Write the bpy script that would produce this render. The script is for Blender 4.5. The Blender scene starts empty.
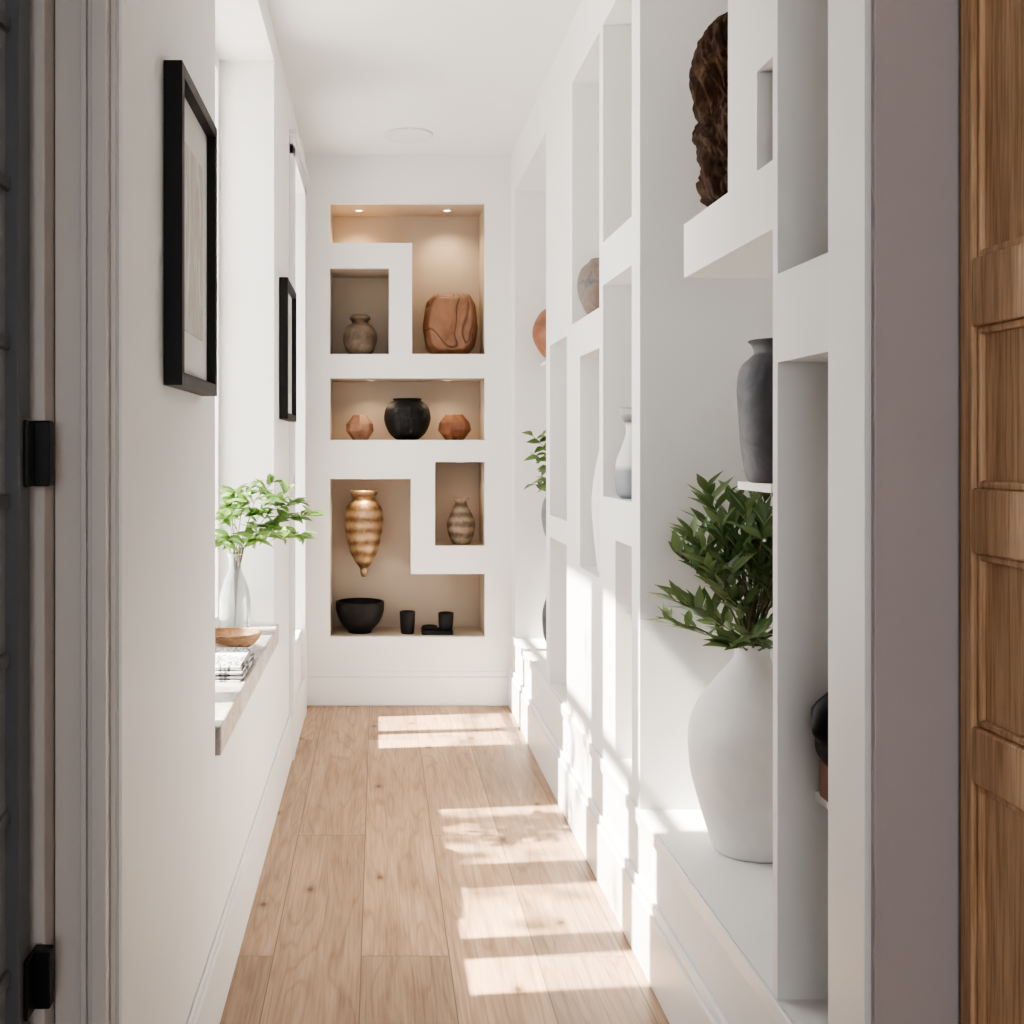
import bpy, bmesh, math, random
from mathutils import Vector, Matrix, noise
random.seed(7)
scene=bpy.context.scene
COL=scene.collection
F=1100.0; CZ=1.215
# ---------------------------------------------------------------- materials
def newmat(name):
    m=bpy.data.materials.new(name); m.use_nodes=True
    nt=m.node_tree; b=nt.nodes['Principled BSDF']
    return m,nt,b
def N(nt,t,**k):
    n=nt.nodes.new(t)
    for a,v in k.items(): setattr(n,a,v)
    return n
def L(nt,a,b): nt.links.new(a,b)
def coords(nt,scale=(1,1,1),kind='Object'):
    tc=N(nt,'ShaderNodeTexCoord'); mp=N(nt,'ShaderNodeMapping')
    mp.inputs['Scale'].default_value=scale
    L(nt,tc.outputs[kind],mp.inputs['Vector']); return mp.outputs['Vector']
def ramp(nt,fac,stops):
    r=N(nt,'ShaderNodeValToRGB'); e=r.color_ramp.elements
    while len(e)<len(stops): e.new(0.5)
    for i,(p,c) in enumerate(stops):
        e[i].position=p; e[i].color=(*c,1)
    L(nt,fac,r.inputs['Fac']); return r.outputs['Color']
def bump(nt,b,h,strength=.2,dist=.01):
    n=N(nt,'ShaderNodeBump'); n.inputs['Strength'].default_value=strength
    n.inputs['Distance'].default_value=dist
    L(nt,h,n.inputs['Height']); L(nt,n.outputs['Normal'],b.inputs['Normal'])
def noisetex(nt,vec,scale,detail=4,rough=.5,dist=0):
    n=N(nt,'ShaderNodeTexNoise'); n.inputs['Scale'].default_value=scale
    n.inputs['Detail'].default_value=detail; n.inputs['Roughness'].default_value=rough
    n.inputs['Distortion'].default_value=dist
    L(nt,vec,n.inputs['Vector']); return n.outputs['Fac']
def paint(name,c,rough=.6,var=.03,bs=.05,spec=.5):
    m,nt,b=newmat(name); v=coords(nt)
    f=noisetex(nt,v,3,5)
    c2=tuple(max(0,x*(1-var)) for x in c)
    L(nt,ramp(nt,f,[(.3,c2),(.7,c)]),b.inputs['Base Color'])
    b.inputs['Roughness'].default_value=rough
    b.inputs['Specular IOR Level'].default_value=spec
    bump(nt,b,noisetex(nt,v,90,3),bs,.002); return m
def ceramic(name,stops,scale=8,rough=.55,bs=.4,dist=1.0,stretch=(1,1,1),bscale=None,metal=0,spec=.5):
    m,nt,b=newmat(name); v=coords(nt,stretch)
    f=noisetex(nt,v,scale,6,.6,dist)
    L(nt,ramp(nt,f,stops),b.inputs['Base Color'])
    b.inputs['Roughness'].default_value=rough; b.inputs['Metallic'].default_value=metal
    b.inputs['Specular IOR Level'].default_value=spec
    bump(nt,b,noisetex(nt,v,bscale or scale*5,5,.6),bs,.004); return m
def banded(name,cols,bands=14,rough=.6,metal=0,dist=2.2,bs=.4,wa=.45,na=.6):
    m,nt,b=newmat(name); v=coords(nt)
    w=N(nt,'ShaderNodeTexWave'); w.bands_direction='Z'; w.inputs['Scale'].default_value=bands
    w.inputs['Distortion'].default_value=dist; w.inputs['Detail'].default_value=3
    w.inputs['Detail Scale'].default_value=2.
    L(nt,v,w.inputs['Vector'])
    f=noisetex(nt,v,22,6,.7,1)
    a=N(nt,'ShaderNodeMath',operation='MULTIPLY_ADD'); a.inputs[1].default_value=wa
    s=N(nt,'ShaderNodeMath',operation='MULTIPLY'); s.inputs[1].default_value=na
    L(nt,w.outputs['Fac'],a.inputs[0]); L(nt,f,s.inputs[0]); L(nt,s.outputs[0],a.inputs[2])
    L(nt,ramp(nt,a.outputs[0],cols),b.inputs['Base Color'])
    b.inputs['Roughness'].default_value=rough; b.inputs['Metallic'].default_value=metal
    bump(nt,b,a.outputs[0],bs,.004); return m
def woodmat(name,c1,c2,c3,stretch=(8,8,1),scale=3,rough=.5,pores=0):
    m,nt,b=newmat(name); v=coords(nt,stretch)
    f=noisetex(nt,v,scale,8,.6,.6)
    v2=coords(nt,tuple(s*5 for s in stretch)); f2=noisetex(nt,v2,scale,3)
    mx=N(nt,'ShaderNodeMath',operation='MULTIPLY_ADD'); mx.inputs[1].default_value=.3
    L(nt,f2,mx.inputs[0]); L(nt,f,mx.inputs[2])
    col=ramp(nt,mx.outputs[0],[(.42,c3),(.58,c2),(.8,c1)])
    if pores:
        p2=ramp(nt,noisetex(nt,coords(nt,(110,110,3)),2,3,.6),[(.38,(.62,.55,.48)),(.55,(1,1,1))])
        x=N(nt,'ShaderNodeMixRGB',blend_type='MULTIPLY'); x.inputs[0].default_value=pores; L(nt,col,x.inputs[1]); L(nt,p2,x.inputs[2]); col=x.outputs[0]
    L(nt,col,b.inputs['Base Color'])
    b.inputs['Roughness'].default_value=rough
    bump(nt,b,mx.outputs[0],.25,.003); return m
def leafmat(name,dark,light,rough=.4):
    m,nt,b=newmat(name)
    g=N(nt,'ShaderNodeNewGeometry')
    L(nt,ramp(nt,g.outputs['Random Per Island'],[(0,dark),(1,light)]),b.inputs['Base Color'])
    b.inputs['Roughness'].default_value=rough
    out=nt.nodes['Material Output']; tr=N(nt,'ShaderNodeBsdfTranslucent'); mix=N(nt,'ShaderNodeMixShader')
    tr.inputs['Color'].default_value=(*[min(1,x*1.4) for x in light],1); mix.inputs[0].default_value=.2
    L(nt,b.outputs[0],mix.inputs[1]); L(nt,tr.outputs[0],mix.inputs[2]); L(nt,mix.outputs[0],out.inputs['Surface'])
    return m
def emis(name,c,s):
    m,nt,b=newmat(name); b.inputs['Emission Color'].default_value=(*c,1); b.inputs['Emission Strength'].default_value=s
    return m

M_wall=paint('white_paint',(.82,.812,.80),.55)
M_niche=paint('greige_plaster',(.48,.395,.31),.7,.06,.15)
M_ceil=paint('ceiling_paint',(.80,.80,.80),.8)
M_trim=paint('trim_satin',(.83,.825,.82),.35,.02,.02)
M_near=paint('white_paint_shaded',(.44,.40,.395),.6)  # dim light on the near front wall is baked into this darker colour
M_case=paint('casing_greige_paint',(.60,.555,.52),.5,.02,.02)
M_black=paint('black_frame',(.006,.006,.006),.5,spec=.25)
M_char=paint('charcoal_door',(.12,.125,.135),.45,spec=.3)
M_hinge=paint('black_metal',(.006,.006,.006),.4,spec=.3)

def floormat():
    m,nt,b=newmat('oak_planks')
    tc=N(nt,'ShaderNodeTexCoord'); sp=N(nt,'ShaderNodeSeparateXYZ'); L(nt,tc.outputs['Object'],sp.inputs[0])
    cb=N(nt,'ShaderNodeCombineXYZ')
    ax=N(nt,'ShaderNodeMath',operation='ADD'); ax.inputs[1].default_value=10.12
    ay=N(nt,'ShaderNodeMath',operation='ADD'); ay.inputs[1].default_value=10.2
    L(nt,sp.outputs['Y'],ay.inputs[0]); L(nt,sp.outputs['X'],ax.inputs[0])
    L(nt,ay.outputs[0],cb.inputs['X']); L(nt,ax.outputs[0],cb.inputs['Y'])
    br=N(nt,'ShaderNodeTexBrick'); br.offset=.42; br.inputs['Scale'].default_value=1
    br.inputs['Brick Width'].default_value=1.95; br.inputs['Row Height'].default_value=.21
    br.inputs['Mortar Size'].default_value=.0016; br.inputs['Mortar Smooth'].default_value=.3
    br.inputs['Bias'].default_value=0
    br.inputs['Color1'].default_value=(0,0,0,1); br.inputs['Color2'].default_value=(1,1,1,1); br.inputs['Mortar'].default_value=(.5,.5,.5,1)
    L(nt,cb.outputs[0],br.inputs['Vector'])
    sep=N(nt,'ShaderNodeMath',operation='MULTIPLY'); sep.inputs[1].default_value=13.7; L(nt,br.outputs['Color'],sep.inputs[0])
    def vec(sx,sy):
        c=N(nt,'ShaderNodeCombineXYZ')
        a=N(nt,'ShaderNodeMath',operation='MULTIPLY'); a.inputs[1].default_value=sx; L(nt,sp.outputs['X'],a.inputs[0])
        d=N(nt,'ShaderNodeMath',operation='MULTIPLY'); d.inputs[1].default_value=sy; L(nt,sp.outputs['Y'],d.inputs[0])
        L(nt,a.outputs[0],c.inputs['X']); L(nt,d.outputs[0],c.inputs['Y']); L(nt,sep.outputs[0],c.inputs['Z']); return c.outputs[0]
    g=noisetex(nt,vec(7,.9),2.0,8,.6,1.2)
    g2=noisetex(nt,vec(80,2.0),2,5,.65)
    g3=noisetex(nt,vec(4.5,.42),1.4,3,.42,.3)
    mu=N(nt,'ShaderNodeMath',operation='MULTIPLY'); mu.inputs[1].default_value=18; L(nt,g3,mu.inputs[0])
    fr=N(nt,'ShaderNodeMath',operation='PINGPONG'); fr.inputs[1].default_value=.5; L(nt,mu.outputs[0],fr.inputs[0])
    base=ramp(nt,g,[(.28,(.315,.20,.125)),(.5,(.42,.285,.188)),(.75,(.505,.36,.245))])
    tone=ramp(nt,br.outputs['Color'],[(0,(.74,.72,.70)),(1,(1.14,1.12,1.09))])
    def mul(a,bb,f):
        x=N(nt,'ShaderNodeMixRGB',blend_type='MULTIPLY'); x.inputs[0].default_value=f; L(nt,a,x.inputs[1]); L(nt,bb,x.inputs[2]); return x.outputs[0]
    c=mul(base,tone,1)
    c=mul(c,ramp(nt,g2,[(.35,(.68,.64,.60)),(.58,(1,1,1))]),.85)
    c=mul(c,ramp(nt,fr.outputs[0],[(.0,(.66,.60,.55)),(.18,(1,1,1))]),.6)
    kv=vec(1.7,1.0)
    vo=N(nt,'ShaderNodeTexVoronoi'); vo.voronoi_dimensions='2D'; vo.inputs['Scale'].default_value=1.7; L(nt,kv,vo.inputs['Vector'])
    c=mul(c,ramp(nt,vo.outputs['Distance'],[(.0,(.10,.07,.05)),(.016,(.28,.2,.15)),(.03,(.7,.64,.58)),(.07,(1,1,1))]),.9)
    m4=N(nt,'ShaderNodeMixRGB'); L(nt,br.outputs['Fac'],m4.inputs[0]); L(nt,c,m4.inputs[1]); m4.inputs[2].default_value=(.14,.09,.055,1)
    L(nt,m4.outputs[0],b.inputs['Base Color'])
    b.inputs['Roughness'].default_value=.45
    bump(nt,b,g2,.08,.002)
    return m
M_floor=floormat()
M_oak=woodmat('oak_door_wood',(.72,.48,.29),(.60,.375,.21),(.42,.245,.13),(10,10,.8),3,.5,.8)
def marble():
    m,nt,b=newmat('grey_marble'); v=coords(nt)
    f=noisetex(nt,v,7,8,.7,2.5)
    L(nt,ramp(nt,f,[(.3,(.16,.135,.12)),(.48,(.36,.325,.30)),(.62,(.52,.48,.45)),(.7,(.27,.235,.21))]),b.inputs['Base Color'])
    b.inputs['Roughness'].default_value=.35; return m
M_marble=marble()
def glassmat():
    m=bpy.data.materials.new('window_glass'); m.use_nodes=True; nt=m.node_tree; nt.nodes.clear()
    o=N(nt,'ShaderNodeOutputMaterial'); t=N(nt,'ShaderNodeBsdfTransparent'); g=N(nt,'ShaderNodeBsdfGlossy'); g.inputs['Roughness'].default_value=.02
    x=N(nt,'ShaderNodeMixShader'); x.inputs[0].default_value=.05
    L(nt,t.outputs[0],x.inputs[1]); L(nt,g.outputs[0],x.inputs[2]); L(nt,x.outputs[0],o.inputs[0]); return m
M_glass=glassmat()
M_pane=paint('dark_reflective_pane',(.32,.325,.34),.12,.1,.0)
def vaseglass():
    m=bpy.data.materials.new('frosted_clear_glass'); m.use_nodes=True; nt=m.node_tree; nt.nodes.clear()
    o=N(nt,'ShaderNodeOutputMaterial'); t=N(nt,'ShaderNodeBsdfTransparent'); t.inputs['Color'].default_value=(.88,.91,.90,1)
    g=N(nt,'ShaderNodeBsdfGlossy'); g.inputs['Roughness'].default_value=.06; g.inputs['Color'].default_value=(.8,.82,.82,1)
    d=N(nt,'ShaderNodeBsdfDiffuse'); d.inputs['Color'].default_value=(.6,.6,.58,1)
    lw=N(nt,'ShaderNodeLayerWeight'); lw.inputs['Blend'].default_value=.4
    x=N(nt,'ShaderNodeMixShader'); L(nt,lw.outputs['Facing'],x.inputs[0]); L(nt,t.outputs[0],x.inputs[1]); L(nt,g.outputs[0],x.inputs[2])
    y=N(nt,'ShaderNodeMixShader'); y.inputs[0].default_value=.16; L(nt,x.outputs[0],y.inputs[1]); L(nt,d.outputs[0],y.inputs[2])
    L(nt,y.outputs[0],o.inputs[0]); return m

# ---------------------------------------------------------------- mesh helpers
def obj_from_bm(bm,name,mats,smooth=False,parent=None,loc=(0,0,0)):
    me=bpy.data.meshes.new(name); bm.normal_update(); bm.to_mesh(me); bm.free()
    for m in (mats if isinstance(mats,(list,tuple)) else [mats]): me.materials.append(m)
    if smooth:
        for p in me.polygons: p.use_smooth=True
    o=bpy.data.objects.new(name,me); o.location=loc; COL.objects.link(o)
    if parent: o.parent=parent
    return o
def addbox(bm,x0,x1,y0,y1,z0,z1,mi=0):
    vs=[bm.verts.new(p) for p in [(x0,y0,z0),(x1,y0,z0),(x1,y1,z0),(x0,y1,z0),(x0,y0,z1),(x1,y0,z1),(x1,y1,z1),(x0,y1,z1)]]
    for f in [(0,3,2,1),(4,5,6,7),(0,1,5,4),(1,2,6,5),(2,3,7,6),(3,0,4,7)]:
        fc=bm.faces.new([vs[i] for i in f]); fc.material_index=mi
def boxes(name,lst,mats,bevel=0,parent=None):
    bm=bmesh.new()
    for b in lst: addbox(bm,*b)
    o=obj_from_bm(bm,name,mats,parent=parent)
    if bevel:
        md=o.modifiers.new('bev','BEVEL'); md.width=bevel; md.segments=2; md.limit_method='ANGLE'
    return o
def empty(name,loc=(0,0,0)):
    e=bpy.data.objects.new(name,None); e.empty_display_size=.05; e.location=loc; COL.objects.link(e); return e
def smoothprof(pr,k=6):
    out=[]
    n=len(pr)
    for i in range(n-1):
        p0=pr[max(0,i-1)];p1=pr[i];p2=pr[i+1];p3=pr[min(n-1,i+2)]
        for j in range(k):
            t=j/k
            q=[]
            for a in range(2):
                q.append(.5*((2*p1[a])+(-p0[a]+p2[a])*t+(2*p0[a]-5*p1[a]+4*p2[a]-p3[a])*t*t+(-p0[a]+3*p1[a]-3*p2[a]+p3[a])*t**3))
            out.append((max(q[0],0.0005),q[1]))
    out.append(pr[-1]); return out
def lathe(name,prof,mat,loc,seg=48,smooth=True,hollow=.006,disp=0,dscale=10,parent=None,k=6,facejit=0,ridges=0,rdepth=0,zr=0,zrd=0):
    outer=smoothprof(prof,k) if k>1 else list(prof)
    if zr:
        zz=[z for _,z in outer]; lo,hi=min(zz),max(zz)
        fine=smoothprof(outer,3)
        outer=[(r*(1+zrd*math.sin((z-lo)/(hi-lo)*math.pi*2*zr)),z) for r,z in fine]
    ring=list(outer)
    if hollow:
        inner=[(max(r-hollow,.002),z) for r,z in outer if z>outer[0][1]+hollow*1.5][::-1]
        ring+= [(outer[-1][0]-hollow*.5,outer[-1][1]+hollow*.35)]+inner
    bm=bmesh.new(); rows=[]
    for ri,(r,z) in enumerate(ring):
        row=[]
        for s in range(seg):
            a=2*math.pi*s/seg
            rr=r
            if ridges: rr=r*(1+rdepth*math.cos(a*ridges))
            if facejit:
                rr=r*(1+facejit*noise.noise(Vector((math.cos(a)*1.7,math.sin(a)*1.7,z*14+5))))
            p=Vector((rr*math.cos(a),rr*math.sin(a),z))
            if disp:
                d=noise.noise(p*dscale+Vector((loc[0]*7,3,1)))*disp
                p.x+=d*math.cos(a); p.y+=d*math.sin(a)
            row.append(bm.verts.new(p))
        rows.append(row)
    for i in range(len(rows)-1):
        for s in range(seg):
            t=(s+1)%seg
            bm.faces.new((rows[i][s],rows[i][t],rows[i+1][t],rows[i+1][s]))
    bm.faces.new(rows[0][::-1])
    bm.faces.new(rows[-1])
    return obj_from_bm(bm,name,mat,smooth,parent,loc)
def tube(bm,pts,r0,r1,seg=6,mi=0):
    rows=[]
    n=len(pts)
    for i,p in enumerate(pts):
        d=(pts[min(i+1,n-1)]-pts[max(i-1,0)]).normalized()
        u=d.orthogonal().normalized(); v=d.cross(u)
        r=r0+(r1-r0)*i/(n-1)
        rows.append([bm.verts.new(p+(u*math.cos(2*math.pi*s/seg)+v*math.sin(2*math.pi*s/seg))*r) for s in range(seg)])
    for i in range(n-1):
        for s in range(seg):
            f=bm.faces.new((rows[i][s],rows[i][(s+1)%seg],rows[i+1][(s+1)%seg],rows[i+1][s])); f.material_index=mi; f.smooth=True
def leaf(bm,base,d,length,width,curl=.3,clamp=None,mi=1):
    d=d.normalized(); up=Vector((0,0,1))
    side=d.cross(up)
    if side.length<.05: side=Vector((1,0,0))
    side.normalize()
    a=random.uniform(-.9,.9); side=(Matrix.Rotation(a,3,d)@side)
    nrm=side.cross(d).normalized()
    W=[.12,.62,.95,1,.75,.38,.03]; n=len(W)
    rows=[]
    for i,w in enumerate(W):
        t=i/(n-1)
        c=base+d*length*t - nrm*curl*length*t*t
        w2=width*.5*w
        row=[c-side*w2+nrm*w2*.35,c,c+side*w2+nrm*w2*.35]
        if clamp: row=[clamp(p) for p in row]
        rows.append([bm.verts.new(p) for p in row])
    for i in range(n-1):
        for j in range(2):
            f=bm.faces.new((rows[i][j],rows[i][j+1],rows[i+1][j+1],rows[i+1][j])); f.material_index=mi; f.smooth=True

# ---------------------------------------------------------------- room shell
XL=-.345; XR=.63; YE=5.2; H=2.6; XB=.98; Y0=1.41; YL=1.482
XO=-.66
boxes('floor',[(-2.2,2.2,-2.6,YL+.07,-.1,0),(XO,1.1,YL+.07,5.6,-.1,0)],M_floor)
boxes('ceiling',[(-2.2,2.2,-2.6,YL+.07,H,H+.1),(XO,1.1,YL+.07,5.6,H,H+.1)],M_ceil)
W1=(2.33,3.65,.56,2.5); W2=(4.36,4.95,.40,2.36)
boxes('wall_left',[(XO,XL,YL,W1[0],0,H),(XO,XL,W1[0],W1[1],0,W1[2]),(XO,XL,W1[0],W1[1],W1[3],H),
  (XO,XL,W1[1],W2[0],0,H),(XO,XL,W2[0],W2[1],0,W2[2]),(XO,XL,W2[0],W2[1],W2[3],H),(XO,XL,W2[1],5.58,0,H)],M_wall)
cols=[(1.41,1.533,[(0,H)]),
 (1.533,1.735,[(0,.345),(1.35,1.489),(2.4,H)]),
 (1.735,1.755,[(0,H)]),
 (1.755,1.829,[(0,.345),(1.565,1.675),(1.84,H)]),
 (1.829,1.98,[(0,.345),(1.565,H)]),
 (1.98,2.265,[(0,.345),(1.565,1.675),(2.4,H)]),
 (2.265,2.645,[(0,.345),(2.4,H)]),
 (2.645,2.73,[(0,H)]),
 (2.73,2.92,[(0,.39),(.97,1.08),(1.67,1.79),(2.4,H)]),
 (2.92,3.08,[(0,1.08),(1.67,1.79),(2.4,H)]),
 (3.08,3.13,[(0,H)]),
 (3.13,3.43,[(0,.845),(1.5,1.615),(2.4,H)]),
 (3.43,3.57,[(0,1.615),(2.4,H)]),
 (3.57,3.67,[(0,H)]),
 (3.67,4.03,[(0,.35),(.89,.97),(1.59,H)]),
 (4.03,4.12,[(0,H)]),
 (4.12,5.06,[(0,.34),(2.4,H)]),
 (5.06,5.2,[(0,H)])]
lst=[(XB,XB+.08,Y0,5.58,0,H)]
for a,b,zs in cols:
    for z0,z1 in zs: lst.append((XR,XB,a,b,z0,z1))
lst+=[(.70,XB,1.96,2.14,1.135,1.15),(.69,XB,1.58,1.735,.66,.675),(.74,XB,4.76,5.0,1.585,1.60),(.74,XB,4.55,4.78,.80,.815)]
boxes('wall_right',lst,M_wall)
def bx(px): return (px-378)/211.54
def bz(py): return CZ+(448-py)/211.54
D1=5.5
x0,x1=bx(330),bx(485)
fr=[(XL,x0,bz(705),H),(x1,XR,0,H),(x0,x1,bz(203),H),(x0,x1,0,bz(637)),
 (x0,bx(412),bz(268),bz(243)),(bx(389),bx(412),bz(354),bz(268)),
 (x0,x1,bz(378),bz(354)),
 (x0,x1,bz(462),bz(440)),(x0,bx(411),bz(479),bz(462)),
 (bx(411),bx(435),bz(574),bz(462)),(bx(435),x1,bz(574),bz(546))]
boxes('wall_back',[(a,b,YE,YE+.035,c,d) for a,b,c,d in fr],M_wall)
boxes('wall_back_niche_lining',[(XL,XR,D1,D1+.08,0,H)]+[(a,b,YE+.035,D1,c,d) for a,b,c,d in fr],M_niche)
boxes('wall_front_left',[(-2.2,XL-.004,YL-.004,YL+.06,0,H)],M_case)
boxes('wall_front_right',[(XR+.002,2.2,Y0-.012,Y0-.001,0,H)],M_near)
boxes('wall_front_header',[(XL,XR,YL,YL+.07,2.42,H)],M_wall)
boxes('wall_side_left',[(-2.28,-2.2,-2.6,YL+.07,0,H)],M_wall)
boxes('wall_side_right',[(2.2,2.28,-2.6,YL+.07,0,H)],M_wall)
boxes('wall_rear',[(-2.2,-.8,-2.68,-2.6,0,H),(.8,2.2,-2.68,-2.6,0,H),(-.8,.8,-2.68,-2.6,0,.8),(-.8,.8,-2.68,-2.6,2.1,H)],M_wall)

def baseboard(name,segs):
    return boxes(name,segs,M_trim,.004)
baseboard('baseboard_left',[(XL,XL+.012,YL+.02,4.28,0,.165),(XL,XL+.008,YL+.02,4.28,.165,.185)])
baseboard('baseboard_right',[(XR-.016,XR,Y0+.13,YE-.02,0,.16),(XR-.010,XR,Y0+.13,YE-.02,.16,.185),(XR-.007,XR,Y0+.13,YE-.02,.31,.345)])
baseboard('baseboard_back',[(XL,XR,YE-.018,YE,0,.135),(XL,XR,YE-.010,YE,.135,.16)])
boxes('trim_1',[(XR-.006,XR,1.41,1.475,0,H),(XR-.003,XR,1.475,1.533,0,H)],M_trim,.001)
boxes('trim_2',[(-.358,-.351,YL-.012,YL-.003,0,H),(-.378,-.358,YL-.034,YL-.003,0,H),(-.386,-.378,YL-.022,YL-.003,0,H),(-.394,-.386,YL-.028,YL-.003,0,H),
   (-.430,-.394,YL-.018,YL-.003,0,H),(-.50,-.430,YL-.008,YL-.003,0,H)],M_case,.0015)
boxes('trim_3',[(XL,XL+.018,4.28,4.36,0,2.40),(XL,XL+.018,4.95,5.04,0,2.40),(XL,XL+.018,4.28,5.04,2.36,2.43),(XL,XL+.03,4.26,5.06,2.43,2.45),
   (XL,XL+.016,4.36,4.95,0,.18)],M_trim,.002)

XW=-.55
def window(name,y0,y1,z0,z1,posts,rails,x=XW):
    e=empty(name,(x,(y0+y1)/2,z0))
    def rel(b): return (b[0]-x,b[1]-x,b[2]-(y0+y1)/2,b[3]-(y0+y1)/2,b[4]-z0,b[5]-z0)
    l=[(x-.025,x+.025,y0,y0+.03,z0,z1),(x-.025,x+.025,y1-.035,y1,z0,z1),(x-.025,x+.025,y0+.03,y1-.035,z0,z0+.04),(x-.025,x+.025,y0+.03,y1-.035,z1-.05,z1)]
    for a,b in posts: l.append((x-.02,x+.02,a,b,z0+.04,z1-.05))
    for a in rails: l.append((x-.016,x+.016,y0+.03,y1-.035,a-.014,a+.014))
    boxes('frame',[rel(b) for b in l],M_trim,.002,parent=e)
    boxes('glass',[rel((x-.003,x+.003,y0+.02,y1-.02,z0+.02,z1-.02))],M_glass,parent=e)
window('window_1',W1[0],W1[1],.625,W1[3],[(2.53,2.64),(2.95,3.12)],[1.75])
window('window_2',W2[0],W2[1],W2[2],W2[3],[(4.60,4.66)],[1.3,1.75])
boxes('window_sill',[(-.63,XL+.012,W1[0]+.004,W1[1]-.001,.561,.625),(XL+.0005,XL+.012,W1[1]-.001,W1[1]+.045,.561,.625)],M_marble,.004)

boxes('sun_cutoff_slab',[(-.86,XO,1.6,6.0,2.52,2.6)],M_wall)  # unseen slab added outside to keep sun off the upper right wall
M_ground=paint('exterior_paving',(.55,.54,.52),.9,.2)
boxes('ground',[(-14,-2.3,-10,20,-.2,-.1),(-2.3,XO,1.6,20,-.2,-.1)],M_ground)
M_bark=ceramic('bark',[(.3,(.08,.05,.03)),(.7,(.2,.14,.1))],12,.9,.6)
M_leafext=leafmat('tree_leaf',(.05,.12,.02),(.15,.28,.06))
bm=bmesh.new()
tube(bm,[Vector((-2.7,3.4,-.1)),Vector((-2.65,3.35,1.0)),Vector((-2.5,3.3,1.9)),Vector((-2.4,3.3,3.2))],.06,.03,8)
for i in range(18):
    h=random.uniform(1.6,3.3); st=Vector((-2.5,3.33,h))
    dd=Vector((random.uniform(-.6,.6),random.uniform(-1.3,1.5),random.uniform(.0,.9)))
    pts=[st,st+dd*.4+Vector((0,0,.05)),st+dd*.8+Vector((0,0,.05)),st+dd*1.1]
    tube(bm,pts,.014,.004,5)
    for j in range(14):
        t=random.uniform(.25,1.1); b0=st+dd*t+Vector([random.uniform(-.06,.06) for _ in range(3)])
        leaf(bm,b0,Vector([random.uniform(-1,1),random.uniform(-1,1),random.uniform(-.8,.5)]),random.uniform(.07,.11),.05)
obj_from_bm(bm,'garden_tree',[M_bark,M_leafext])

lathe('ceiling_speaker',[(.092,-.004),(.104,-.008),(.108,-.004),(.108,0)],paint('speaker_white',(.72,.72,.72),.6),(.135,4.86,H-.001),seg=48,hollow=0,k=1)

# ---------------------------------------------------------------- pictures
def picture(name,y0,y1,z0,z1,art):
    e=empty(name,(XL,(y0+y1)/2,z0)); cy=(y0+y1)/2
    w=.022
    def r(a,b,c,d,f,g): return (a,b,c-cy,d-cy,f-z0,g-z0)
    boxes('frame',[r(0.001,.031,y0,y0+w,z0,z1),r(.001,.031,y1-w,y1,z0,z1),r(.001,.031,y0+w,y1-w,z0,z0+w),r(.001,.031,y0+w,y1-w,z1-w,z1)],M_black,.001,parent=e)
    boxes('mat_board',[r(.002,.014,y0+w,y1-w,z0+w,z1-w)],paint(name+'_mat',(.66,.65,.63),.7),parent=e)
    boxes('artwork',[r(.014,.016,y0+.085,y1-.085,z0+.10,z1-.10)],art,parent=e)
M_art=ceramic('abstract_print',[(.35,(.58,.57,.55)),(.5,(.44,.40,.36)),(.6,(.62,.60,.58))],6,.6,.05,2,(1,3,.5))
picture('framed_picture',1.765,2.15,1.316,1.838,M_art)
picture('framed_picture.001',3.83,4.24,1.316,1.81,M_art)

# ---------------------------------------------------------------- doors
DX=.736
e=empty('door_1',(DX,1.39,0))
xa,xb=DX,DX+.045; ya,yb=.62,1.392
l=[]
def dr(b): return (b[0]-DX,b[1]-DX,b[2]-1.39,b[3]-1.39,b[4],b[5])
stile=.028
rails=[(.01,.2),(.80,.87),(1.085,1.165),(1.365,1.45),(1.98,2.08)]
l.append((xa,xb,yb-stile,yb,.01,2.08)); l.append((xa,xb,ya,ya+.11,.01,2.08)); l.append((xa,xb,.95,1.03,.01,2.08))
for z0,z1 in rails:
    l.append((xa,xb,1.03,yb-stile,z0,z1)); l.append((xa,xb,ya+.11,.95,z0,z1))
boxes('stiles_and_rails',[dr(b) for b in l],M_oak,.003,parent=e)
pl=[];bl=[]
for i in range(4):
    z0=rails[i][1]; z1=rails[i+1][0]
    for c,d in((1.03,yb-stile),(ya+.11,.95)):
        pl.append((xa+.013,xb-.013,c,d,z0,z1))
        bl.append((xa+.006,xb-.006,c+.0,c+.012,z0,z1)); bl.append((xa+.006,xb-.006,d-.008,d,z0,z1))
        bl.append((xa+.006,xb-.006,c+.012,d-.008,z0,z0+.010)); bl.append((xa+.006,xb-.006,c+.012,d-.008,z1-.010,z1))
boxes('panels',[dr(b) for b in pl],M_oak,parent=e); boxes('beading',[dr(b) for b in bl],M_oak,.003,parent=e)
e=empty('door_2',(-.455,1.38,0))
def dl(b): return (b[0]+.455,b[1]+.455,b[2]-1.38,b[3]-1.38,b[4],b[5])
xa,xb=-.482,-.442; ya,yb=.58,1.398
l=[(xa,xb,yb-.045,yb,.01,2.1),(xa,xb,ya,ya+.09,.01,2.1),(xa,xb,ya+.09,yb-.045,.01,.14),(xa,xb,ya+.09,yb-.045,2.0,2.1)]
for z in (.37,.565,.76,.955,1.15,1.345,1.54,1.735): l.append((xa+.010,xb-.010,ya+.09,yb-.045,z-.009,z+.009))
for y in (.9,1.13): l.append((xa+.010,xb-.010,y-.009,y+.009,.14,2.0))
boxes('frame',[dl(b) for b in l],M_char,.002,parent=e)
boxes('panes',[dl((xa+.016,xb-.016,ya+.09,yb-.045,.14,2.0))],M_pane,parent=e)
hl=[]
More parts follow.
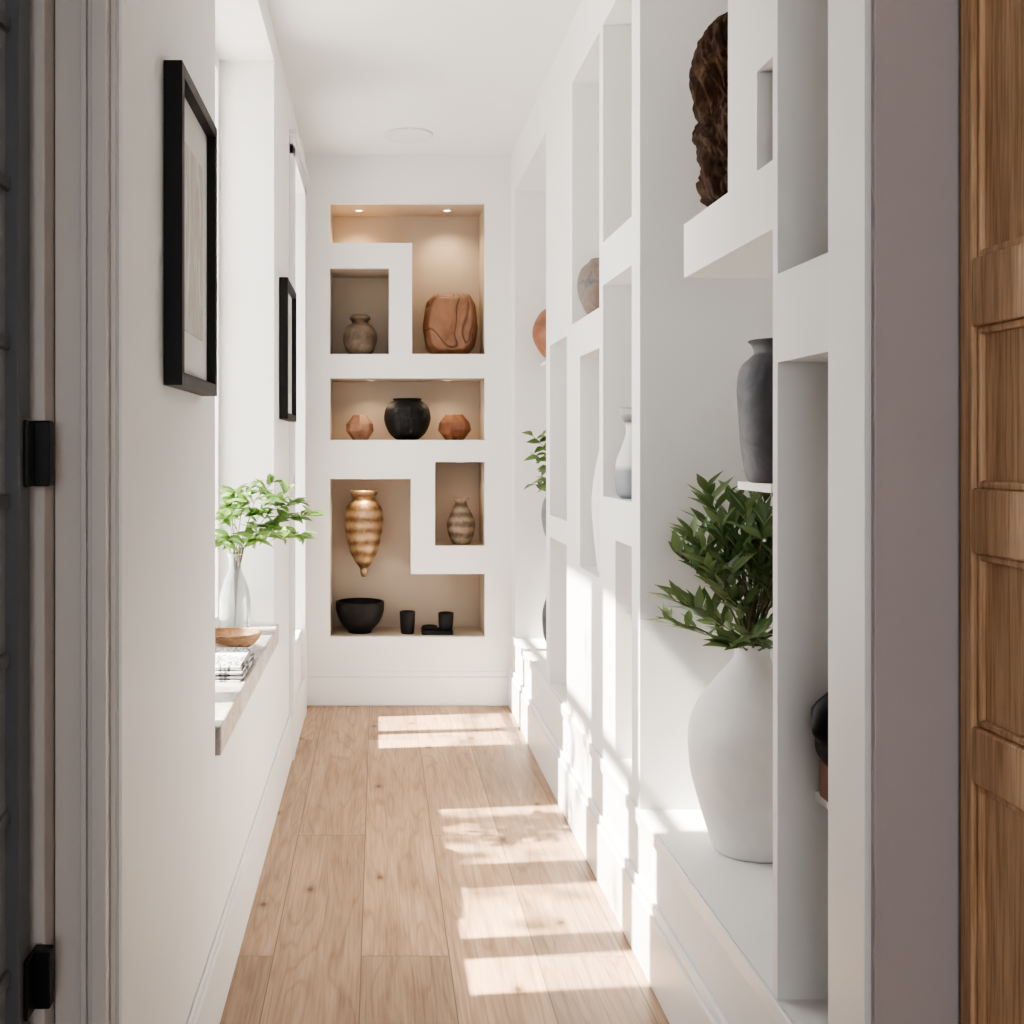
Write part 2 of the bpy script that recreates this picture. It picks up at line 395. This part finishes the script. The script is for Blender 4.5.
for z0,z1 in((1.166,1.25),(.50,.575),(1.82,1.9)):
    hl.append((-.442,-.418,1.40,1.42,z0,z1)); hl.append((-.442,-.436,1.37,1.40,z0,z1))
boxes('hinges',[dl(b) for b in hl],M_hinge,.002,parent=e)
boxes('trim_4',[(-.50,-.432,1.425,YL-.008,0,2.15)],M_case,.002)

# ---------------------------------------------------------------- back wall objects
def X(px,Y): return (px-378)*Y/F
c_terra=ceramic('terracotta',[(.3,(.14,.05,.025)),(.55,(.26,.105,.05)),(.75,(.35,.165,.085))],6,.55,.4,2)
c_pink=ceramic('pink_clay',[(.3,(.26,.12,.07)),(.6,(.42,.23,.15)),(.8,(.20,.09,.06))],8,.6,.3)
c_black=ceramic('black_clay',[(.3,(.003,.003,.004)),(.7,(.009,.009,.010))],12,.6,.5,spec=.3)
c_white=ceramic('white_plaster_ceramic',[(.3,(.78,.76,.735)),(.7,(.85,.83,.805))],14,.75,.2,.5,bscale=60)
c_blue=ceramic('dark_slate_glaze',[(.25,(.025,.025,.033)),(.5,(.065,.065,.08)),(.75,(.13,.13,.15))],7,.5,.5,1.5)
z1=bz(354)
jar=banded('speckled_stoneware',[(.25,(.05,.033,.022)),(.5,(.13,.09,.058)),(.75,(.24,.18,.13))],4,.6,wa=.15,na=.85)
lathe('speckled_jar',[(.044,0),(.064,.02),(.080,.065),(.080,.105),(.062,.14),(.040,.155),(.038,.165),(.050,.178),(.048,.19),(.040,.196)],jar,(X(360,5.31),5.31,z1))
def faceted_vase(name,loc,w,h,mat,d=.09):
    bm=bmesh.new()
    out=[(-.30,0),(.30,0),(.44,.14),(.50,.45),(.46,.82),(.34,1),(-.30,1),(-.44,.86),(-.5,.48),(-.43,.12)]
    def ring(s,y,sz=1): return [bm.verts.new((x*w*s,y,(.5+(z-.5)*sz)*h)) for x,z in out]
    rs=[ring(.78,-d,.80),ring(1,-d*.45,1),ring(1,d*.45,1),ring(.78,d,.80)]
    n=len(out)
    for i in range(3):
        for s in range(n):
            bm.faces.new((rs[i][s],rs[i][(s+1)%n],rs[i+1][(s+1)%n],rs[i+1][s]))
    f=rs[0]; c1=bm.verts.new((-.06*w,-d*1.18,.62*h)); c2=bm.verts.new((.12*w,-d*.85,.40*h))
    for s in range(n):
        a,b=f[s],f[(s+1)%n]
        bm.faces.new((b,a,c2 if s<5 else c1))
    bm.faces.new((f[5],c1,c2)); bm.faces.new((f[0],c2,c1)) 
    g=rs[3]; bm.faces.new(g[::-1])
    bmesh.ops.recalc_face_normals(bm,faces=bm.faces)
    o=obj_from_bm(bm,name,mat,True,None,loc)
    md=o.modifiers.new('b','BEVEL'); md.width=.011; md.segments=3; md.limit_method='ANGLE'; md.angle_limit=math.radians(8)
    return o
def carved():
    m,nt,b=newmat('carved_wood_clay'); v=coords(nt)
    f=noisetex(nt,v,5,6,.6,2)
    w=noisetex(nt,coords(nt,(1,1,1)),4.2,1,.3,.8)
    mu=N(nt,'ShaderNodeMath',operation='MULTIPLY'); mu.inputs[1].default_value=7; L(nt,w,mu.inputs[0])
    pp=N(nt,'ShaderNodeMath',operation='PINGPONG'); pp.inputs[1].default_value=.5; L(nt,mu.outputs[0],pp.inputs[0])
    c=ramp(nt,f,[(.3,(.15,.062,.03)),(.7,(.28,.135,.068))]); d=ramp(nt,pp.outputs[0],[(0,(.18,.13,.12)),(.07,(.8,.78,.75)),(.14,(1,1,1))])
    mx=N(nt,'ShaderNodeMixRGB',blend_type='MULTIPLY'); mx.inputs[0].default_value=.85
    L(nt,c,mx.inputs[1]); L(nt,d,mx.inputs[2]); L(nt,mx.outputs[0],b.inputs['Base Color']); b.inputs['Roughness'].default_value=.5
    s=ramp(nt,pp.outputs[0],[(0,(0,0,0)),(.14,(1,1,1))])
    bump(nt,b,s,.7,.006); return m
faceted_vase('carved_faceted_vase',(X(450,5.34),5.34,z1),.265,.30,carved())
z2=bz(440)
Ym=5.34
lathe('small_clay_pot',[(.035,0),(.068,.045),(.066,.078),(.035,.12)],c_pink,(X(360,Ym),Ym,z2),seg=8,smooth=False,k=1,facejit=.15)
lathe('round_black_vase',[(.050,0),(.088,.035),(.112,.095),(.106,.15),(.080,.183),(.066,.190),(.070,.200)],c_black,(X(407,Ym),Ym,z2),ridges=9,rdepth=.015)
lathe('geometric_clay_bowl',[(.045,0),(.085,.05),(.078,.085),(.045,.122)],c_terra,(X(454,Ym),Ym,z2),seg=7,smooth=False,k=1,facejit=.12)
z3=bz(637); z4=bz(546)
amph=banded('bronze_gold_glaze',[(.2,(.09,.05,.025)),(.42,(.27,.17,.09)),(.65,(.45,.32,.19)),(.9,(.56,.44,.31))],5.5,.45,.5,1.4,.5,.32,.65)
e=empty('wall_amphora',(X(364,5.4),5.4,.583))
lathe('body',[(.010,0),(.018,.02),(.024,.045),(.050,.085),(.074,.15),(.088,.22),(.092,.285),(.086,.335),(.072,.362),(.054,.378),(.052,.39),(.064,.405),(.068,.422)],amph,(0,0,0),parent=e,disp=.006,dscale=9,zr=8,zrd=.022)
boxes('bracket',[(-.012,.012,.06,.10,.20,.24)],M_hinge,parent=e)
pv=banded('patterned_clay',[(.25,(.05,.03,.02)),(.45,(.14,.095,.06)),(.65,(.27,.20,.135)),(.8,(.10,.065,.04))],6.5,wa=.25,na=.75)
lathe('patterned_vase',[(.038,0),(.055,.03),(.068,.08),(.064,.12),(.042,.165),(.030,.19),(.030,.205),(.040,.222)],pv,(X(461,5.3),5.3,z4))
lathe('black_bowl',[(.055,0),(.060,.012),(.095,.05),(.115,.1),(.118,.145),(.112,.150)],c_black,(X(360,5.34),5.34,z3),disp=.004)
lathe('black_cup',[(.030,0),(.033,.02),(.036,.06),(.038,.105)],c_black,(X(407.5,5.3),5.3,z3),seg=32)
e=empty('black_tray_with_cups',(X(438,5.3),5.3,z3))
boxes('tray',[(-.08,.07,-.05,.05,0,.014),(-.08,.07,-.05,-.043,.014,.022),(-.08,.07,.043,.05,.014,.022)],c_black,.003,parent=e)
lathe('cup',[(.030,0),(.033,.02),(.036,.05),(.037,.085)],c_black,(.038,0,.014),seg=32,parent=e)
lathe('small_dish',[(.022,0),(.034,.01),(.038,.022)],c_black,(-.04,0,.014),seg=32,parent=e)

# ---------------------------------------------------------------- right wall objects
e=empty('white_vase_with_foliage',(.81,2.38,.345))
lathe('vase',[(.070,0),(.083,.006),(.098,.05),(.121,.13),(.135,.205),(.133,.265),(.110,.325),(.074,.372),(.045,.405),(.036,.425),(.042,.446)],c_white,(0,0,0),parent=e,seg=72,disp=.003,dscale=14)
M_stem=ceramic('green_stem',[(.3,(.07,.08,.03)),(.7,(.16,.14,.07))],10,.7,.2)
M_leaf=leafmat('dark_green_leaf',(.028,.066,.02),(.18,.25,.095),.32)
def clampR(p):
    return Vector((min(p.x,.165),max(min(p.y,.255),-.4),p.z))
bm=bmesh.new()
for i in range(44):
    a=2*math.pi*i*.382; fr_=((i+1)/44.); rad=.02+.165*math.sqrt(fr_)
    zt_=.815-.30*fr_**1.6+random.uniform(-.09,.02)
    if i%4==0: zt_-=.10
    tip=clampR(Vector((math.cos(a)*rad,math.sin(a)*rad,max(zt_,.47))))
    s=Vector((random.uniform(-.012,.012),random.uniform(-.012,.012),.36))
    m1=s.lerp(tip,.45); m1.x*=.55; m1.y*=.55; m1.z+=.03
    pts=[s,Vector((s.x*1.2,s.y*1.2,.45)),m1,(m1+tip)/2+Vector((0,0,.01)),tip]
    tube(bm,pts,.0032,.0013,5,0)
    outd=(tip-Vector((0,0,.40))).normalized()
    for j in range(15):
        t=random.random()**.6
        b0=(m1.lerp(tip,t))
        az=random.uniform(0,2*math.pi); sd=Vector((math.cos(az),math.sin(az),random.uniform(0.05,.5)))
        leaf(bm,b0,outd*random.uniform(.4,1.0)+sd*.7,random.uniform(.055,.085),random.uniform(.015,.022),random.uniform(.0,.3),clampR)
obj_from_bm(bm,'foliage',[M_stem,M_leaf],parent=e)

lathe('slate_jar',[(.050,0),(.060,.01),(.069,.06),(.073,.13),(.075,.18),(.070,.215),(.052,.235),(.046,.242),(.050,.256),(.058,.264)],c_blue,(.748,2.05,1.15),disp=.003)

def driftwood(name,loc,mat):
    bm=bmesh.new(); bmesh.ops.create_icosphere(bm,subdivisions=7,radius=1)
    for v in bm.verts:
        p=v.co.copy(); t=(p.z+1)/2
        w=.050+.036*math.sin(min(1,t*1.0+.08)*math.pi)**.8+.010*t
        rad=math.sqrt(max(0,1-p.z*p.z))
        a=math.atan2(p.y,p.x)
        prof=w*min(1,rad*1.9)**.8
        tw=a+1.1*t
        n=noise.fractal(Vector((math.cos(tw)*1.2,math.sin(tw)*1.2,t*3.2)),1.0,2.0,4)
        q=Vector((math.cos(tw)*2.4,math.sin(tw)*2.4,t*6))
        dis=noise.noise(q*.7)*2.5
        strand=abs(math.sin(5*a+9*t+dis))*.5+abs(math.sin(5*a-13*t+dis*1.3))*.5
        fine=noise.noise(Vector((math.cos(tw)*9,math.sin(tw)*9,t*26)))
        rg=1-abs(noise.noise(q+Vector((0,0,4))))*2
        rr=prof*(.73+.17*n+.16*rg+.09*strand+.06*fine)
        face=max(0,math.cos(a+math.pi*.62))
        rr*=1-.5*face*math.exp(-((t-.60)/.13)**2)
        lean=.010*math.sin(t*math.pi*1.8)-.006
        v.co=Vector((rr*math.cos(a)+lean,rr*math.sin(a)*1.15,t*.395+.014*n*rad))
    mn=min(v.co.z for v in bm.verts)
    for v in bm.verts: v.co.z-=mn
    return obj_from_bm(bm,name,mat,True,None,loc)
M_drift=ceramic('dark_driftwood',[(.3,(.014,.008,.005)),(.5,(.05,.026,.015)),(.75,(.15,.08,.046))],22,.85,1.0,2,(1,1,.6),80,spec=.2)
driftwood('driftwood_sculpture',(.714,2.17,1.675),M_drift)

e=empty('black_stone_sculpture',(.728,1.665,.675))
boxes('wood_block',[(-.045,.06,-.04,.04,0,.06)],woodmat('reddish_wood',(.22,.08,.05),(.14,.05,.03),(.08,.03,.02)),.004,parent=e)
bm=bmesh.new(); bmesh.ops.create_icosphere(bm,subdivisions=5,radius=1)
for v in bm.verts:
    p=v.co; n=noise.noise(p*1.6+Vector((3,1,2))); s=1+.28*n
    v.co=Vector((p.x*.068*s,p.y*.05*s,p.z*.066*s+.118))
obj_from_bm(bm,'stone',c_black,True,e)

mott=ceramic('mottled_raku',[(.3,(.05,.042,.04)),(.45,(.16,.14,.125)),(.52,(.17,.10,.065)),(.6,(.15,.135,.125)),(.75,(.24,.20,.175))],9,.5,.4,1.5)
lathe('mottled_pot',[(.028,0),(.05,.02),(.074,.07),(.080,.115),(.070,.16),(.045,.185),(.04,.192)],mott,(.708,3.46,1.615),disp=.003)
lathe('round_terracotta_pot',[(.04,0),(.08,.03),(.118,.10),(.115,.16),(.085,.215),(.05,.24),(.052,.25)],c_terra,(.805,4.87,1.60))
lathe('white_spindle_vase',[(.040,0),(.045,.04),(.055,.14),(.058,.22),(.045,.32),(.022,.42),(.016,.50),(.024,.56)],c_white,(.70,3.30,.845))
m,nt,b=newmat('two_tone_glaze'); tc=N(nt,'ShaderNodeTexCoord'); sp=N(nt,'ShaderNodeSeparateXYZ'); L(nt,tc.outputs['Object'],sp.inputs[0])
mr=N(nt,'ShaderNodeMath',operation='MULTIPLY'); mr.inputs[1].default_value=4; L(nt,sp.outputs['Z'],mr.inputs[0])
L(nt,ramp(nt,mr.outputs[0],[(0,(.16,.17,.19)),(.30,(.24,.25,.27)),(.36,(.62,.61,.59)),(.78,(.62,.61,.59)),(.82,(.06,.06,.07)),(.9,(.3,.3,.3))]),b.inputs['Base Color']); b.inputs['Roughness'].default_value=.4
lathe('two_tone_jar',[(.045,0),(.055,.02),(.057,.09),(.040,.14),(.030,.175),(.032,.20),(.046,.225),(.046,.24)],m,(.695,2.95,1.08))
e=empty('grey_planter_with_plant',(.775,4.66,.815))
lathe('planter',[(.05,0),(.07,.04),(.082,.11),(.075,.17),(.06,.2)],ceramic('grey_planter',[(.3,(.12,.12,.13)),(.7,(.22,.22,.23))],8),(0,0,0),parent=e)
M_leaf2=leafmat('mid_green_leaf',(.04,.09,.02),(.13,.22,.06))
bm=bmesh.new()
for i in range(20):
    a=random.uniform(0,6.28); tip=Vector((math.cos(a)*.11-.02,math.sin(a)*.12,.22+.4*(i/20.)))
    s=Vector((0,0,.16)); mid=s.lerp(tip,.5)+Vector((0,0,.06)); mid.x*=.6
    tube(bm,[s,mid,tip],.003,.0015,5,0)
    for j in range(7):
        b0=mid.lerp(tip,random.uniform(.1,1)); az=random.uniform(0,6.28)
        leaf(bm,b0,Vector((math.cos(az),math.sin(az),random.uniform(-.4,.6))),random.uniform(.05,.08),.035,.3)
obj_from_bm(bm,'foliage',[M_stem,M_leaf2],parent=e)
lathe('dark_floor_vase',[(.05,0),(.07,.05),(.075,.15),(.05,.24),(.035,.29),(.045,.31)],c_black,(.80,4.85,.34))

# ---------------------------------------------------------------- window sill objects
zs=.625
e=empty('glass_vase_with_branches',(-.455,3.50,zs))
lathe('vase',[(.036,0),(.046,.012),(.050,.06),(.048,.12),(.036,.165),(.022,.20),(.020,.235),(.028,.255)],vaseglass(),(0,0,0),parent=e,hollow=.003)
M_leaf3=leafmat('fresh_green_leaf',(.04,.10,.02),(.18,.30,.08))
def clampW(p): return Vector((max(p.x,-.04) if p.y<.12 else max(p.x,.12),p.y,p.z))
bm=bmesh.new()
tips=[(.23,-.02,.38),(.20,.06,.30),(.17,-.12,.45),(.12,-.02,.48),(.05,-.06,.47),(.06,-.18,.43),(.0,-.12,.38),(.01,-.22,.32),(.16,.04,.43),(.22,-.08,.32),(.09,-.16,.31),(.24,-.04,.38),(.02,-.16,.46),(-.01,-.05,.42),(.0,-.2,.38),
 (.20,-.02,.42),(-.02,-.16,.30),(.18,-.16,.34),(.10,-.10,.40),(.14,-.06,.36)]
for tx,ty,tz in tips:
    tip=Vector((tx,ty,tz)); s=Vector((0,0,.02)); s2=Vector((tx*.04,ty*.04,.18)); m1=Vector((tx*.12,ty*.12,.27)); m2=Vector((tx*.55,ty*.55,.27+(tz-.27)*.65+.02))
    m2=clampW(m2); tip=clampW(tip)
    tube(bm,[s,s2,m1,m2,tip],.0018,.001,5,0)
    for j in range(15):
        t=random.uniform(0.0,1.05); b0=m2.lerp(tip,t) if t>.25 else m1.lerp(m2,.5+2*t)
        az=random.uniform(0,6.28)
        leaf(bm,b0,(tip-m2).normalized()*.6+Vector((math.cos(az),math.sin(az),random.uniform(-.4,.6))),random.uniform(.040,.064),random.uniform(.018,.027),.2,clampW)
obj_from_bm(bm,'branches',[M_stem,M_leaf3],parent=e)
lathe('wooden_bowl',[(.030,0),(.038,.006),(.064,.02),(.080,.038),(.087,.054)],woodmat('bowl_wood',(.38,.235,.13),(.27,.145,.07),(.13,.065,.03),(6,6,12),5),(-.425,3.20,zs))
def newsprint():
    m,nt,b=newmat('newsprint'); v=coords(nt,(140,30,1))
    f=noisetex(nt,v,1,4,.8)
    v2=coords(nt,(14,9,1)); f2=noisetex(nt,v2,1,0)
    c=ramp(nt,f,[(.45,(.08,.08,.08)),(.55,(.6,.6,.58))]); d=ramp(nt,f2,[(.42,(1,1,1)),(.44,(0,0,0))])
    mx=N(nt,'ShaderNodeMixRGB'); L(nt,d,mx.inputs[0]); L(nt,c,mx.inputs[1]); mx.inputs[2].default_value=(.6,.6,.58,1)
    L(nt,mx.outputs[0],b.inputs['Base Color']); b.inputs['Roughness'].default_value=.8; return m
M_news=newsprint()
bm=bmesh.new()
zz=0
for i in range(9):
    t=random.uniform(.0025,.004); ox=random.uniform(-.006,.006); oy=random.uniform(-.02,.02)
    n=8; hw=.062; hl=.14
    top=[];bot=[]
    for a in range(n+1):
        u=-1+2*a/n
        h=zz+.004*(1-u*u)*(i/8)
        top.append([bm.verts.new((ox+sx*hw,oy+u*hl,h+t)) for sx in(-1,1)])
        bot.append([bm.verts.new((ox+sx*hw,oy+u*hl,h)) for sx in(-1,1)])
    for a in range(n):
        bm.faces.new((top[a][0],top[a][1],top[a+1][1],top[a+1][0]))
        bm.faces.new((bot[a][1],bot[a][0],bot[a+1][0],bot[a+1][1]))
        for k in(0,1):
            bm.faces.new((top[a][k],top[a+1][k],bot[a+1][k],bot[a][k]))
    bm.faces.new((top[0][0],bot[0][0],bot[0][1],top[0][1])); bm.faces.new((top[n][1],bot[n][1],bot[n][0],top[n][0]))
    zz+=t+.0006
obj_from_bm(bm,'newspaper_stack',M_news,False,None,(-.41,2.92,zs+.0005))

# ---------------------------------------------------------------- lights
M_lamp=emis('downlight_lens',(1,.86,.68),14)
def downlight(x,y,z,w,nm='downlight'):
    e=empty(nm,(x,y,z))
    lathe('lens',[(.014,-.002),(.014,0)],M_lamp,(0,0,0),seg=24,hollow=0,k=1,parent=e)
    lathe('rim',[(.015,-.001),(.018,-.004),(.022,-.003),(.022,0)],M_trim,(0,0,0.0005),seg=24,hollow=0,k=1,parent=e)
    ld=bpy.data.lights.new('beam','SPOT'); ld.energy=w; ld.color=(1,.76,.50); ld.spot_size=math.radians(130); ld.spot_blend=.9; ld.shadow_soft_size=.015
    lo=bpy.data.objects.new('beam',ld); lo.location=(0,0,-.012); COL.objects.link(lo); lo.parent=e
zt=bz(203)
downlight(X(359,5.36),5.36,zt,7.5); downlight(X(447,5.36),5.36,zt,7.5)
downlight(X(371,5.36),5.36,bz(378),3.2); downlight(X(447,5.36),5.36,bz(378),3.2)
downlight(X(364,5.32),5.32,bz(479),5)
downlight(X(460,5.32),5.32,bz(462),1.1)

sd=bpy.data.lights.new('sun','SUN'); sd.energy=44; sd.angle=math.radians(.9); sd.color=(1,.925,.82)
so=bpy.data.objects.new('sun',sd); COL.objects.link(so)
so.rotation_euler=Vector((1,.11,-1.15)).to_track_quat('-Z','Y').to_euler()
def portal(name,loc,d,sx,sy):
    ld=bpy.data.lights.new(name,'AREA'); ld.shape='RECTANGLE'; ld.size=sx; ld.size_y=sy; ld.cycles.is_portal=True
    o=bpy.data.objects.new(name,ld); o.location=loc; o.rotation_euler=Vector(d).to_track_quat('-Z','Z').to_euler(); COL.objects.link(o)
portal('skylight_portal',(-.60,2.99,1.55),(1,0,0),1.4,2.0)
portal('skylight_portal.001',(-.60,4.655,1.38),(1,0,0),.62,2.0)
portal('skylight_portal.002',(0,-2.64,1.45),(0,1,0),1.6,1.3)

w=bpy.data.worlds.new('sky'); scene.world=w; w.use_nodes=True
bg=w.node_tree.nodes['Background']; bg.inputs['Color'].default_value=(.95,.97,1,1); bg.inputs['Strength'].default_value=6.5

cd=bpy.data.cameras.new('camera'); cd.sensor_width=36; cd.lens=F/1024*36; cd.shift_x=134/1024; cd.shift_y=-64/1024; cd.clip_start=.05
co=bpy.data.objects.new('camera',cd); co.location=(0,0,CZ); co.rotation_euler=(math.pi/2,0,0); COL.objects.link(co)
scene.camera=co
scene.view_settings.view_transform='AgX'
scene.view_settings.look='AgX - Medium High Contrast'
scene.view_settings.exposure=0.08
